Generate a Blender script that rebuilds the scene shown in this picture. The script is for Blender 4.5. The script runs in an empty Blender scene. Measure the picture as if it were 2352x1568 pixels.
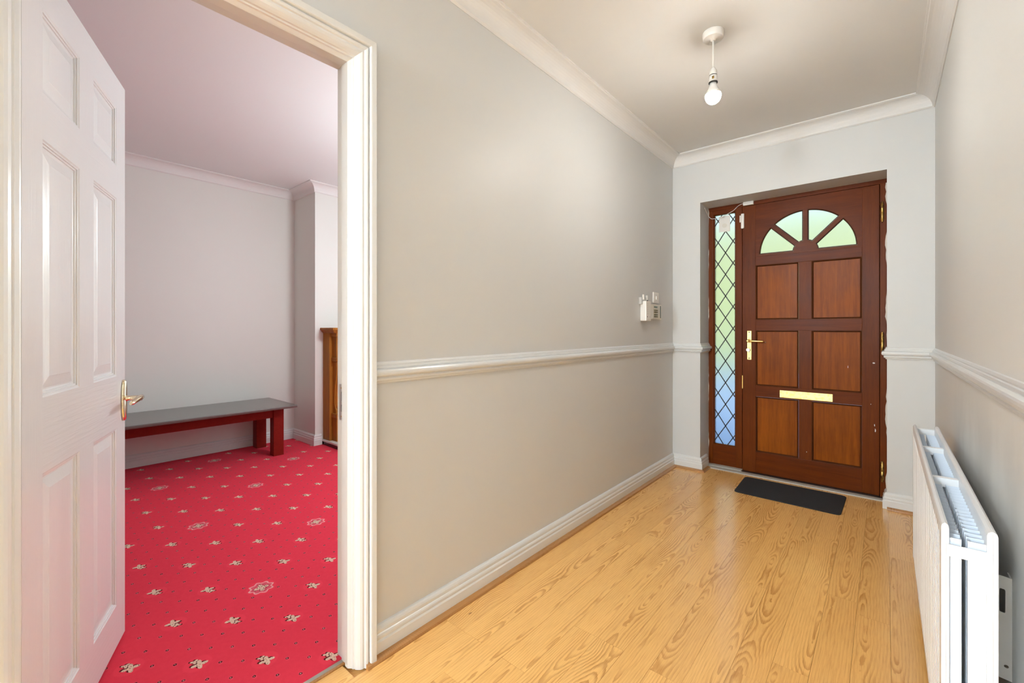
import bpy, bmesh, math, random
from mathutils import Vector, Matrix
random.seed(7)
S = bpy.context.scene
COL = S.collection
R = math.radians

# ------------------------------------------------------------------ camera, world, lights, exposure
H_CAM = 1.125
cam_d = bpy.data.cameras.new('camera')
cam = bpy.data.objects.new('camera', cam_d); COL.objects.link(cam)
cam.location = (0, 0, H_CAM); cam.rotation_euler = (R(90), 0, R(40.43))
cam_d.sensor_width = 36; cam_d.lens = 1006.8 / 2352 * 36; cam_d.shift_y = -28.54 / 2352
cam_d.clip_start = 0.02
S.camera = cam
S.view_settings.view_transform = 'Standard'; S.view_settings.look = 'None'
S.view_settings.gamma = 1.0; S.view_settings.use_curve_mapping = False
S.view_settings.exposure = 0.44
S.cycles.use_denoising = True; S.cycles.use_adaptive_sampling = True; S.cycles.adaptive_threshold = 0.18; S.cycles.adaptive_min_samples = 16
S.cycles.caustics_refractive = False; S.cycles.caustics_reflective = False
S.cycles.max_bounces = 10; S.cycles.diffuse_bounces = 6; S.cycles.sample_clamp_indirect = 6

w = bpy.data.worlds.new('sky'); S.world = w; w.use_nodes = True
wn = w.node_tree.nodes; wl = w.node_tree.links
bg = wn['Background']
sky = wn.new('ShaderNodeTexSky'); sky.sky_type = 'NISHITA'; sky.sun_disc = False
sky.sun_elevation = R(42); sky.sun_rotation = R(150)
wl.new(sky.outputs[0], bg.inputs[0]); bg.inputs[1].default_value = 0.36

def area(name, loc, rot, sx, sy, power, col=(1, 1, 1)):
    d = bpy.data.lights.new(name, 'AREA'); d.shape = 'RECTANGLE'; d.size = sx; d.size_y = sy
    d.energy = power; d.color = col
    o = bpy.data.objects.new(name, d); COL.objects.link(o); o.location = loc; o.rotation_euler = rot
    return o
# added fill light from above, out of view behind and right of the camera
area('fill_hall_above', (1.10, -1.60, 2.54), (0, 0, 0), 2.0, 2.1, 28, (0.80, 0.93, 1.0))
# added fill light down the hall, set in a made-up back window
area('fill_hall_back', (1.05, -3.13, 1.15), (R(90), 0, 0), 2.1, 1.95, 16, (0.80, 0.93, 1.0))
# daylight through the front room's window, in the front wall of the house
area('daylight_front_room_window', (-2.75, 3.90, 1.20), (R(-90), 0, 0), 2.2, 1.8, 17, (0.84, 0.95, 1.0))

# ------------------------------------------------------------------ measured planes
XL, XR, YE = -1.3393, 0.225, 3.623      # hall left wall, right wall, end wall
ZC, ZK = 2.5294, 2.4483                 # ceiling, cornice bottom
XO1, XO2, ZO = -1.1212, 0.0072, 2.1286  # opening for the front door
YF = 3.842                              # front door frame plane
XRW, XB = -1.455, -4.66                 # front room side of the hall wall, front room back wall
YB = -3.2                               # hall back wall

# ------------------------------------------------------------------ node helpers
class T:
    def __init__(s, name):
        m = bpy.data.materials.new(name); m.use_nodes = True
        s.m = m; s.n = m.node_tree.nodes; s.l = m.node_tree.links
        s.b = s.n['Principled BSDF']
    def node(s, t, **k):
        x = s.n.new(t)
        for a, v in k.items(): setattr(x, a, v)
        return x
    def put(s, inp, v):
        if v is None: return
        if hasattr(v, 'links') or hasattr(v, 'is_linked'): s.l.new(v, inp)
        else: inp.default_value = v
    def M(s, op, a, b=None, c=None, clamp=False):
        x = s.node('ShaderNodeMath', operation=op, use_clamp=clamp)
        s.put(x.inputs[0], a); s.put(x.inputs[1], b); s.put(x.inputs[2], c)
        return x.outputs[0]
    def coord(s, kind='Object'): return s.node('ShaderNodeTexCoord').outputs[kind]
    def pos(s): return s.node('ShaderNodeNewGeometry').outputs['Position']
    def sep(s, v):
        x = s.node('ShaderNodeSeparateXYZ'); s.l.new(v, x.inputs[0]); return x.outputs
    def comb(s, a, b, c):
        x = s.node('ShaderNodeCombineXYZ')
        for i, v in enumerate((a, b, c)): s.put(x.inputs[i], v)
        return x.outputs[0]
    def noise(s, v, scale, detail=3, rough=.55, dist=0):
        x = s.node('ShaderNodeTexNoise'); s.l.new(v, x.inputs['Vector'])
        x.inputs['Scale'].default_value = scale; x.inputs['Detail'].default_value = detail
        x.inputs['Roughness'].default_value = rough; x.inputs['Distortion'].default_value = dist
        return x.outputs['Fac']
    def scale(s, v, sc):
        x = s.node('ShaderNodeVectorMath', operation='MULTIPLY'); s.l.new(v, x.inputs[0]); x.inputs[1].default_value = sc
        return x.outputs[0]
    def add(s, a, b):
        x = s.node('ShaderNodeVectorMath', operation='ADD'); s.put(x.inputs[0], a); s.put(x.inputs[1], b)
        return x.outputs[0]
    def mix(s, f, a, b):
        x = s.node('ShaderNodeMix', data_type='RGBA')
        s.put(x.inputs[0], f)
        s.put(x.inputs[6], a if hasattr(a, 'links') else (*a, 1)); s.put(x.inputs[7], b if hasattr(b, 'links') else (*b, 1))
        return x.outputs[2]
    def ramp(s, f, stops):
        x = s.node('ShaderNodeValToRGB'); s.l.new(f, x.inputs[0]); cr = x.color_ramp
        while len(cr.elements) < len(stops): cr.elements.new(0.5)
        for e, (p, c) in zip(cr.elements, stops): e.position = p; e.color = (*c, 1)
        return x.outputs[0]
    def smooth(s, v, a, b):
        x = s.node('ShaderNodeMapRange', interpolation_type='SMOOTHSTEP'); s.put(x.inputs[0], v)
        s.put(x.inputs[1], a); s.put(x.inputs[2], b)
        return x.outputs[0]
    def bump(s, h, strength, dist=.002):
        x = s.node('ShaderNodeBump'); x.inputs['Strength'].default_value = strength; x.inputs['Distance'].default_value = dist
        s.l.new(h, x.inputs['Height']); s.l.new(x.outputs[0], s.b.inputs['Normal'])
    def set(s, col=None, rough=None, **k):
        if col is not None: s.put(s.b.inputs['Base Color'], col if hasattr(col, 'links') else (*col, 1))
        if rough is not None: s.put(s.b.inputs['Roughness'], rough)
        for a, v in k.items(): s.put(s.b.inputs[a.replace('_', ' ')], v)
        return s

MAT = {}
def paint(name, col, rough, var=.03, bump=.08, bscale=60, coat=0):
    t = T(name); p = t.pos()
    n = t.noise(p, 2.3, 4); c2 = tuple(x * (1 - var) for x in col)
    t.set(t.mix(n, col, c2), rough)
    if coat: t.set(Coat_Weight=coat, Coat_Roughness=.12)
    if bump: t.bump(t.noise(p, bscale, 3), bump, .002)
    MAT[name] = t.m
paint('wall_paint', (.625, .630, .622), .48, .03, .10, 45)
paint('room_wall_paint', (.71, .715, .68), .6, .03, .10, 45)
paint('ceiling_paint', (.70, .695, .68), .8, .04, .10, 30)
paint('room_ceiling_paint', (.73, .755, .755), .8, .03, .10, 30)
paint('cornice_paint', (.72, .715, .705), .7, .02, .05, 40)
paint('gloss_white', (.70, .71, .705), .28, .03, .12, 25, .2)
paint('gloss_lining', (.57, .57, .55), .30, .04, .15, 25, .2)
paint('radiator_white', (.82, .84, .86), .30, .02, 0)
paint('fin_white', (.70, .77, .86), .38, .03, 0)
paint('plastic_white', (.80, .78, .74), .35, .02, 0)
paint('plastic_cream', (.74, .71, .64), .40, .02, 0)
paint('plastic_grey', (.55, .54, .51), .45, .02, 0)
paint('dark_slot', (.02, .02, .02), .6, 0, 0)
paint('lcd', (.10, .13, .12), .2, 0, 0)
paint('key_olive', (.19, .17, .09), .5, .1, 0)
paint('lead_came', (.035, .030, .028), .5, .2, 0)
paint('filler', (.70, .66, .58), .8, .10, .6, 120)
paint('painted_sill', (.56, .54, .48), .5, .35, .4, 60)
paint('grey_strip', (.42, .38, .31), .6, .45, .4, 80)
paint('marble_top', (.66, .63, .60), .15, .12, 0)
paint('marble_dark', (.05, .045, .045), .25, .5, 0)
paint('fire_black', (.01, .01, .01), .6, 0, 0)
paint('paving', (.46, .56, .70), .9, .2, .4, 20)
paint('upvc', (.8, .8, .8), .3, 0, 0)
paint('exterior_white', (.70, .70, .68), .8, .05, .1, 30)

# right wall: the same paint with a grey bloom of dust that the radiator has left on it
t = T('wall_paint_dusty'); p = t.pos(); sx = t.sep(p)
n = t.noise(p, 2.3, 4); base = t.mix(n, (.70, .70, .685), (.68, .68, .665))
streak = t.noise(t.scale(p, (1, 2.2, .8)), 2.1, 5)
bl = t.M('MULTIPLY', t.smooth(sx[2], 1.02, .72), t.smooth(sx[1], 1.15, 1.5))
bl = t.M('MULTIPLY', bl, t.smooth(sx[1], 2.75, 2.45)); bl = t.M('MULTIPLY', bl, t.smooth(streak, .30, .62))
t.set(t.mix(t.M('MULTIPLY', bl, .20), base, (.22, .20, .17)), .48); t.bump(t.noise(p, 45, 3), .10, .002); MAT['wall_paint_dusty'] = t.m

# embossed white door skin, grain along z (object space)
def white_grain(name, vertical):
    t = T(name); p = t.coord()
    v = t.scale(p, (55, 55, 3.0) if vertical else (3.2, 55, 70))
    g = t.noise(v, 1.6, 4, .6, .6)
    t.set(t.mix(t.noise(p, 3, 3), (.69, .69, .685), (.66, .66, .655)), .30, Coat_Weight=.15, Coat_Roughness=.15)
    t.bump(g, .30, .003); MAT[name] = t.m
white_grain('door_white_v', True); white_grain('door_white_h', False)

# varnished mahogany
def mahogany(name, axis, c1, c2, rough=.27):
    t = T(name); p = t.coord(); r = t.node('ShaderNodeObjectInfo').outputs['Random']
    o = t.add(p, t.comb(t.M('MULTIPLY', r, 9.1), t.M('MULTIPLY', r, 3.7), t.M('MULTIPLY', r, 5.3)))
    sc = (38, 38, 2.2) if axis == 'z' else (2.2, 38, 38)
    g = t.noise(t.scale(o, sc), 1.0, 5, .62, .4); fine = t.noise(t.scale(o, tuple(x * 5 for x in sc)), 1.0, 3, .6)
    blotch = t.noise(o, 3.2, 4)
    f = t.M('ADD', t.M('MULTIPLY', g, .55), t.M('ADD', t.M('MULTIPLY', fine, .25), t.M('MULTIPLY', blotch, .35)))
    col = t.ramp(f, [(.34, c1), (.78, c2)])
    t.set(col, t.M('ADD', t.M('MULTIPLY', blotch, .22), rough - .02), Specular_IOR_Level=.10)
    t.bump(fine, .06, .001); MAT[name] = t.m
mahogany('mahogany_v', 'z', (.070, .0125, .0015), (.165, .036, .003))
mahogany('mahogany_h', 'x', (.068, .0115, .0015), (.155, .032, .003))
mahogany('mahogany_panel', 'z', (.115, .022, .0015), (.30, .076, .004))
mahogany('mahogany_bead', 'z', (.050, .014, .005), (.105, .030, .008))
mahogany('bench_red', 'x', (.150, .008, .006), (.215, .016, .010), .3)
mahogany('surround_oak', 'z', (.20, .070, .010), (.46, .185, .030), .3)

t = T('bench_top'); p = t.coord(); g = t.noise(t.scale(p, (30, 1.5, 30)), 2, 4)
t.set(t.mix(g, (.060, .046, .038), (.10, .082, .070)), .30, Coat_Weight=.8, Coat_Roughness=.3); MAT['bench_top'] = t.m

# oak laminate: growth rings of a slowly wandering log axis cut by the plank plane
def oak(name, light, dark, use_random=True):
    t = T(name); p = t.coord() if use_random else t.pos()
    r = t.node('ShaderNodeObjectInfo').outputs['Random'] if use_random else None
    sx = t.sep(p); x, y = sx[0], sx[1]
    if use_random:
        sd = t.M('MULTIPLY', r, 57.0); r2 = t.M('FRACT', t.M('MULTIPLY', r, 13.7)); r3 = t.M('FRACT', t.M('MULTIPLY', r, 91.3))
    else:
        sd, r2, r3 = .0, .4, .5
    big = t.noise(t.comb(t.M('MULTIPLY', x, 4.0), t.M('MULTIPLY', y, 1.55), sd), 1.0, 1.5, .5)
    med = t.noise(t.comb(t.M('MULTIPLY', x, 22), t.M('MULTIPLY', y, 8), sd), 1.0, 3, .6)
    h = t.M('MULTIPLY', t.M('SUBTRACT', big, .44), t.M('MULTIPLY_ADD', r3, .14, .13))
    h = t.M('ADD', h, t.M('MULTIPLY', t.M('SUBTRACT', med, .5), .014))
    xx = t.M('ADD', x, t.M('MULTIPLY', t.M('SUBTRACT', r2, .5), .10))
    rr = t.M('SQRT', t.M('ADD', t.M('MULTIPLY', xx, xx), t.M('MULTIPLY', h, h)))
    ring = t.M('FRACT', t.M('MULTIPLY', rr, t.M('MULTIPLY_ADD', big, 90, 70)))
    late = t.M('MULTIPLY', t.smooth(ring, .25, .86), t.smooth(ring, 1.0, .90))
    flat = t.M('DIVIDE', t.M('MULTIPLY', h, h), t.M('ADD', t.M('MULTIPLY', rr, rr), 1e-6))      # 1 in cathedral figure, 0 in straight grain
    late = t.M('MULTIPLY', late, t.M('MULTIPLY_ADD', t.smooth(flat, .05, .6), .72, .36))
    fine = t.noise(t.comb(t.M('MULTIPLY', x, 420), t.M('MULTIPLY', y, 13), sd), 1.0, 3, .65)
    blotch = t.noise(t.comb(t.M('MULTIPLY', x, 9), t.M('MULTIPLY', y, 3), sd), 1.0, 3, .5)
    f = t.M('ADD', t.M('MULTIPLY', late, t.M('MULTIPLY_ADD', blotch, .75, .08)), t.M('MULTIPLY', t.smooth(fine, .42, .72), .30))
    col = t.mix(f, light, dark)
    if use_random:
        tone = t.mix(t.M('MULTIPLY', r2, .34), col, t.mix(.5, col, dark)); col = tone
    # knots
    vor = t.node('ShaderNodeTexVoronoi'); t.l.new(t.comb(t.M('MULTIPLY', x, 7), t.M('MULTIPLY', y, 2.6), sd), vor.inputs['Vector']); vor.inputs['Scale'].default_value = 1.0
    kn = t.smooth(vor.outputs['Distance'], .034, .012)
    col = t.mix(t.M('MULTIPLY', kn, .75), col, (.16, .065, .018))
    t.set(col, t.M('MULTIPLY_ADD', fine, .08, .20), Coat_Weight=.2, Coat_Roughness=.12); MAT[name] = t.m
oak('oak', (.87, .50, .168), (.43, .18, .038))
oak('oak_plain', (.74, .41, .14), (.42, .185, .045), False)
oak('oak_bead', (.42, .20, .065), (.24, .10, .025), False)

# red patterned carpet: nested diagonal lattices of specks, flowers and medallions
def carpet():
    t = T('red_carpet'); p = t.pos(); s = t.sep(p)
    ox, oy, a = -2.0686, .7446, .1537
    wob = t.noise(p, 170, 2, .6); wob2 = t.noise(t.add(p, (3.1, 1.7, 0)), 210, 2, .6)
    dx = t.M('ADD', t.M('SUBTRACT', s[0], ox), t.M('MULTIPLY', t.M('SUBTRACT', wob, .5), .006))
    dy = t.M('ADD', t.M('SUBTRACT', s[1], oy), t.M('MULTIPLY', t.M('SUBTRACT', wob2, .5), .006))
    def lat(step):
        P = t.M('DIVIDE', t.M('ADD', dx, dy), 2 * step); Q = t.M('DIVIDE', t.M('SUBTRACT', dx, dy), 2 * step)
        pr, qr = t.M('ROUND', P), t.M('ROUND', Q)
        lx = t.M('SUBTRACT', dx, t.M('MULTIPLY', t.M('ADD', pr, qr), step)); ly = t.M('SUBTRACT', dy, t.M('MULTIPLY', t.M('SUBTRACT', pr, qr), step))
        rnd = t.node('ShaderNodeTexWhiteNoise', noise_dimensions='2D'); t.l.new(t.comb(pr, qr, 0.), rnd.inputs[0])
        return lx, ly, rnd.outputs[0]
    def blob(lx, ly, cx, cy, r0, pet, k, rot=0.):
        ax, ay = t.M('SUBTRACT', lx, cx), t.M('SUBTRACT', ly, cy)
        rad = t.M('SQRT', t.M('ADD', t.M('MULTIPLY', ax, ax), t.M('MULTIPLY', ay, ay)))
        ang = t.M('ARCTAN2', ay, ax)
        lim = t.M('MULTIPLY_ADD', t.M('COSINE', t.M('MULTIPLY_ADD', ang, float(k), rot)), pet, r0)
        return t.M('SUBTRACT', lim, rad)        # >0 inside
    def ins(d, e=.0015): return t.smooth(d, -e, e)
    fibre = t.noise(p, 900, 2, .7); clump = t.noise(p, 60, 3)
    col = t.mix(fibre, (.68, .024, .050), (.92, .072, .118))
    col = t.mix(t.M('MULTIPLY', clump, .35), col, (.55, .015, .036))
    # specks
    lx, ly, r = lat(a / 3)
    u = t.M('MULTIPLY', t.M('ADD', lx, ly), .7071); v = t.M('MULTIPLY', t.M('SUBTRACT', lx, ly), .7071)
    halo = t.M('SQRT', t.M('ADD', t.M('MULTIPLY', lx, lx), t.M('MULTIPLY', t.M('MULTIPLY', ly, ly), 2.2)))
    col = t.mix(t.M('MULTIPLY', t.smooth(halo, .013, .006), .45), col, (.80, .13, .18))
    dk = t.M('SQRT', t.M('ADD', t.M('MULTIPLY', t.M('ADD', lx, .001), t.M('ADD', lx, .001)), t.M('MULTIPLY', ly, ly)))
    col = t.mix(t.smooth(dk, .0062, .0042), col, (.09, .004, .010))
    col = t.mix(t.smooth(dk, .0026, .0012), col, (.70, .40, .34))
    # flowers
    lx, ly, r = lat(a)
    bed = blob(lx, ly, 0., 0., .040, 0., 2)
    plain = t.mix(fibre, (.68, .024, .050), (.92, .072, .118))
    col = t.mix(ins(bed, .003), col, plain)
    sg = t.M('SUBTRACT', t.M('MULTIPLY', t.M('GREATER_THAN', r, .5), 2.), 1.)
    fx = t.M('MULTIPLY', lx, sg); fy = t.M('MULTIPLY', ly, sg)
    d1 = blob(fx, fy, .008, .003, .0165, .0075, 4, .6); d2 = blob(fx, fy, -.017, -.006, .0085, .004, 3, .2)
    dd = t.M('MAXIMUM', d1, d2)
    s1 = blob(fx, fy, .002, -.001, .0165, .0075, 4, .6); s2 = blob(fx, fy, -.021, -.010, .0085, .004, 3, .2)
    col = t.mix(ins(t.M('MAXIMUM', s1, s2)), col, (.085, .012, .010))
    cream = t.mix(t.noise(p, 260, 2), (.62, .36, .25), (.90, .70, .55))
    col = t.mix(ins(dd), col, cream)
    col = t.mix(t.smooth(t.noise(t.add(p, (7., 2., 0.)), 230, 1), .60, .66), col, t.mix(ins(dd), col, (.20, .045, .030)))
    # medallions
    lx, ly, r = lat(a * 3)
    m0 = blob(lx, ly, 0., 0., .058, 0., 2); col = t.mix(ins(m0, .003), col, plain)
    m1 = blob(lx, ly, 0., 0., .046, .005, 8); col = t.mix(ins(m1), col, (.83, .34, .34))
    m2 = blob(lx, ly, 0., 0., .039, .004, 8); col = t.mix(ins(m2), col, (.70, .10, .14))
    m3 = blob(lx, ly, 0., 0., .022, .007, 4, .4); col = t.mix(ins(m3), col, cream)
    m4 = t.M('MULTIPLY', ins(blob(lx, ly, 0., 0., .030, .004, 4)), t.smooth(t.noise(t.add(p, (1., 5., 0.)), 210, 1), .54, .60))
    col = t.mix(m4, col, (.13, .02, .02))
    t.set(col, .95, Specular_IOR_Level=.06, Sheen_Weight=.04, Sheen_Roughness=.4); t.b.inputs['Sheen Tint'].default_value = (1, .55, .6, 1)
    t.bump(fibre, .5, .004); MAT['red_carpet'] = t.m
carpet()

t = T('doormat'); p = t.pos(); f = t.noise(p, 420, 3, .7)
t.set(t.ramp(f, [(.35, (.006, .006, .007)), (.62, (.028, .028, .030)), (.75, (.10, .10, .10))]), .95); t.bump(f, .8, .006); MAT['doormat'] = t.m

def metal(name, col, rough, patina=None):
    t = T(name); p = t.pos()
    c = t.mix(t.smooth(t.noise(p, 60, 3), .5, .65), col, patina) if patina else col
    t.set(c, rough, Metallic=1.0); MAT[name] = t.m
metal('brass', (.86, .60, .20), .26)
metal('brass_plate', (.90, .66, .27), .38, (.80, .50, .16))
metal('brass_old', (.50, .31, .09), .35, (.20, .11, .04))
metal('brass_lever', (.83, .74, .52), .13)
metal('nickel', (.62, .60, .55), .3)
metal('chrome_dull', (.52, .49, .43), .35)

def glassm(name, rough, tint, bump=0):
    t = T(name); t.set(tint, rough, Transmission_Weight=1.0, IOR=1.22)
    if bump: t.bump(t.noise(t.pos(), 160, 2), bump, .002)
    MAT[name] = t.m
glassm('frosted_glass', .40, (.93, .97, .93), .15)
glassm('clear_glass', .0, (1, 1, 1))
t = T('bulb_glow'); t.set((1, 1, 1), .4); t.b.inputs['Emission Color'].default_value = (1.0, .96, .90, 1); t.b.inputs['Emission Strength'].default_value = 285; MAT['bulb_glow'] = t.m
t = T('hedge_leaf'); n = t.noise(t.pos(), 26, 3, .6); t.set(t.mix(n, (.30, .35, .12), (.60, .62, .28)), .6); t.bump(n, .6, .02); MAT['hedge_leaf'] = t.m

# ------------------------------------------------------------------ mesh helpers
class B:
    """collects boxes, prisms, lathes and sweeps into one mesh"""
    def __init__(s): s.v = []; s.f = []; s.sm = []
    def face(s, pts, smooth=False):
        i = len(s.v); s.v += [tuple(p) for p in pts]; s.f.append(tuple(range(i, i + len(pts)))); s.sm.append(smooth)
    def grid(s, rows, closed=False, smooth=False, cap=False):
        i = len(s.v); n = len(rows[0])
        for r in rows: s.v += [tuple(p) for p in r]
        for a in range(len(rows) - 1):
            for b in range(n if closed else n - 1):
                c = (b + 1) % n
                s.f.append((i + a * n + b, i + a * n + c, i + (a + 1) * n + c, i + (a + 1) * n + b)); s.sm.append(smooth)
        if cap:
            s.f.append(tuple(i + k for k in reversed(range(n)))); s.sm.append(False)
            s.f.append(tuple(i + (len(rows) - 1) * n + k for k in range(n))); s.sm.append(False)
        return s
    def box(s, x0, x1, y0, y1, z0, z1, bev=0):
        x0, x1 = sorted((x0, x1)); y0, y1 = sorted((y0, y1)); z0, z1 = sorted((z0, z1))
        b = min(bev, (x1 - x0) * .45, (y1 - y0) * .45, (z1 - z0) * .45)
        if b <= 0:
            P = [(x, y, z) for z in (z0, z1) for x, y in ((x0, y0), (x1, y0), (x1, y1), (x0, y1))]
            i = len(s.v); s.v += P
            for q in ((3, 2, 1, 0), (4, 5, 6, 7), (0, 1, 5, 4), (1, 2, 6, 5), (2, 3, 7, 6), (3, 0, 4, 7)):
                s.f.append(tuple(i + k for k in q)); s.sm.append(False)
            return s
        bm = bmesh.new(); bmesh.ops.create_cube(bm, size=1)
        for v in bm.verts: v.co = Vector(((x0 + x1) / 2 + v.co.x * (x1 - x0), (y0 + y1) / 2 + v.co.y * (y1 - y0), (z0 + z1) / 2 + v.co.z * (z1 - z0)))
        bmesh.ops.bevel(bm, geom=list(bm.edges), offset=b, segments=2, profile=.6, affect='EDGES')
        s.take(bm); return s
    def take(s, bm, smooth=False):
        i = len(s.v); bm.verts.index_update()
        s.v += [tuple(v.co) for v in bm.verts]
        for f in bm.faces: s.f.append(tuple(i + v.index for v in f.verts)); s.sm.append(smooth)
        bm.free()
    def lathe(s, prof, seg=32, at=(0, 0, 0), axis='z', smooth=True):
        rows = []
        for r, h in prof:
            row = []
            for k in range(seg):
                a = 2 * math.pi * k / seg; c, d = r * math.cos(a), r * math.sin(a)
                q = {'z': (c, d, h), 'y': (c, h, -d), 'x': (h, c, d)}[axis]
                row.append((q[0] + at[0], q[1] + at[1], q[2] + at[2]))
            rows.append(row)
        s.grid(rows, True, smooth, True); return s
    def tube(s, pts, rad, seg=10, smooth=True):
        P = [Vector(p) for p in pts]; rows = []; rad = rad if isinstance(rad, (list, tuple)) else [rad] * len(P)
        up = Vector((0, 0, 1))
        for k, p in enumerate(P):
            d = (P[min(k + 1, len(P) - 1)] - P[max(k - 1, 0)]).normalized()
            u = d.cross(up if abs(d.dot(up)) < .95 else Vector((1, 0, 0))).normalized(); v = d.cross(u)
            rows.append([p + (u * math.cos(2 * math.pi * j / seg) + v * math.sin(2 * math.pi * j / seg)) * rad[k] for j in range(seg)])
        s.grid(rows, True, smooth, True); return s
    def prism(s, poly, axis, a, b):
        """poly in the two other axes (x,z for y; y,z for x; x,y for z), extruded a..b"""
        def q(p, h): return {'y': (p[0], h, p[1]), 'x': (h, p[0], p[1]), 'z': (p[0], p[1], h)}[axis]
        s.grid([[q(p, a) for p in poly], [q(p, b) for p in poly]], True, False, True); return s
    def sheet(s, outer, holes, y0, y1):
        """plate in the x-z plane with holes, from y0 to y1"""
        bm = bmesh.new(); loops = []
        for lp in [outer] + holes:
            vs = [bm.verts.new((x, y0, z)) for x, z in lp]
            es = [bm.edges.new((vs[k], vs[(k + 1) % len(vs)])) for k in range(len(vs))]; loops.append(vs)
        bmesh.ops.triangle_fill(bm, use_beauty=True, edges=list(bm.edges))
        fs = [[(v.co.x, v.co.z) for v in f.verts] for f in bm.faces]; bm.free()
        for f in fs:
            s.face([(x, y0, z) for x, z in f]); s.face([(x, y1, z) for x, z in reversed(f)])
        for lp in [outer] + holes:
            n = len(lp)
            for k in range(n):
                (xa, za), (xb, zb) = lp[k], lp[(k + 1) % n]
                s.face([(xa, y0, za), (xb, y0, zb), (xb, y1, zb), (xa, y1, za)])
        return s
    def build(s, name, mat, parent=None, loc=None, rot=None):
        me = bpy.data.meshes.new(name); me.from_pydata(s.v, [], s.f)
        for p, m in zip(me.polygons, s.sm): p.use_smooth = m
        bm = bmesh.new(); bm.from_mesh(me); bmesh.ops.remove_doubles(bm, verts=list(bm.verts), dist=1e-6)
        bmesh.ops.recalc_face_normals(bm, faces=list(bm.faces)); bm.to_mesh(me); bm.free()
        me.materials.append(MAT[mat]); return link(name, me, parent, loc, rot)
def link(name, me, parent=None, loc=None, rot=None):
    o = bpy.data.objects.new(name, me); COL.objects.link(o)
    if parent: o.parent = parent
    if loc: o.location = loc
    if rot: o.rotation_euler = rot
    return o
def tag(o, label, cat, group=None, kind=None):
    o['label'] = label; o['category'] = cat
    if group: o['group'] = group
    if kind: o['kind'] = kind
    return o
def struct(o, label, cat): return tag(o, label, cat, None, 'structure')
def empty(name, loc=(0, 0, 0), rot=(0, 0, 0)):
    o = bpy.data.objects.new(name, None); COL.objects.link(o); o.location = loc; o.rotation_euler = rot; o.empty_display_size = .1
    return o
def sweep(path, prof, close_ends=True):
    """profile (offset to the right of the path, z) along a plan path with mitres -> one B per segment"""
    P = [Vector((x, y, 0)) for x, y in path]; N = []
    for k in range(len(P) - 1):
        d = (P[k + 1] - P[k]).normalized(); N.append(Vector((d.y, -d.x, 0)))
    off = []
    for k in range(len(P)):
        if k == 0: m = N[0]
        elif k == len(P) - 1: m = N[-1]
        else:
            m = (N[k - 1] + N[k]); m = m / m.length; m = m / max(.2, m.dot(N[k]))
        off.append(m)
    out = []
    for k in range(len(P) - 1):
        b = B()
        rows = [[P[j] + off[j] * o + Vector((0, 0, z)) for o, z in prof] for j in (k, k + 1)]
        b.grid(rows, True, False, True); out.append(b)
    return out

# ------------------------------------------------------------------ setting: floors, walls, ceilings
fl = B().box(XL - .05, 2.4, YB - .1, 3.86, -.06, -.009).build('floor', 'oak_plain')
struct(fl, 'golden oak laminate floor of the hall', 'floor')
PITCH, X00 = .1015, .014
seams = sorted([X00 + PITCH * k for k in (1, 2)] + [X00 - PITCH * k for k in range(0, 14)])
phase = {0: 2.20, 1: 2.29, 2: 1.70, 3: 1.575, 4: 2.16, 5: 2.59, 6: 1.985, 7: 1.42, 8: 1.12 + .3, 9: 1.12, 10: .95, 11: 1.126, 12: 1.126, 13: .40}
pl_cache = {}
def plank(x0, x1, y0, y1):
    key = (round(x1 - x0, 4), round(y1 - y0, 4)); g = .0004
    if key not in pl_cache:
        W, L = key; b = B().box(-W / 2 + g, W / 2 - g, -L / 2 + g, L / 2 - g, -.008, 0)
        o = b.build('plank', 'oak', fl); pl_cache[key] = o.data
    else: o = link('plank', pl_cache[key], fl)
    o.location = ((x0 + x1) / 2, (y0 + y1) / 2, 0)
for i, xa in enumerate(seams):
    xb = seams[i + 1] if i + 1 < len(seams) else None
    if xb is None: break
    k = round((X00 - xb) / PITCH) ; ph = phase.get(k, 1.3 + .37 * (i % 3))
    ylim = YE - .002 if (xb > XO2 + .02 or xa < XO1 - .08) else 3.742
    xb = min(xb, XR - .003); xa = max(xa, XL + .002)
    js = [ph + 1.19 * m for m in range(-3, 4)]; ys = [-.9] + [j for j in js if -.8 < j < ylim - .05] + [ylim]
    for a, b_ in zip(ys, ys[1:]): plank(xa, xb, a, b_)
plank(-1.381, seams[0] if seams[0] > XL else seams[1], .034, .748)

def wall(name, b, label, mat='wall_paint'): return struct(b.build(name, mat), label, 'wall')
DY0, DY1, DZ = -.005, .785, 2.045       # rough opening of the inner doorway
b = B().box(XRW, XL, YB, DY0, -.06, ZC).box(XRW, XL, DY1, YE + .3, -.06, ZC).box(XRW, XL, DY0, DY1, DZ, ZC)
wall('wall_left', b, 'long cream hall wall with a white dado rail beside the open doorway')
b = B().sheet([(XL, -.06), (XR, -.06), (XR, ZC), (XL, ZC)], [[(XO1, -.02), (XO2, -.02), (XO2, ZO), (XO1, ZO)]], YE, 3.96)
wall('wall_end', b, 'cream end wall around the front door')
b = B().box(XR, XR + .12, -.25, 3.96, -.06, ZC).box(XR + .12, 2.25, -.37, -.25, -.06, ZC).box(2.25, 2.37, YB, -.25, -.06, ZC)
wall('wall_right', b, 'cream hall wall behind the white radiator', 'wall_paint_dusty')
b = B().sheet([(XL, -.06), (2.37, -.06), (2.37, ZC), (XL, ZC)], [[(-.05, .12), (2.15, .12), (2.15, 2.18), (-.05, 2.18)]], YB - .12, YB)
wall('wall_back', b, 'cream back wall of the hall with an added window for the fill light')
WX0, WX1, WY0, WY1 = .06, 2.14, -2.69, -.51          # made-up rooflight, added around the overhead fill light
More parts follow.
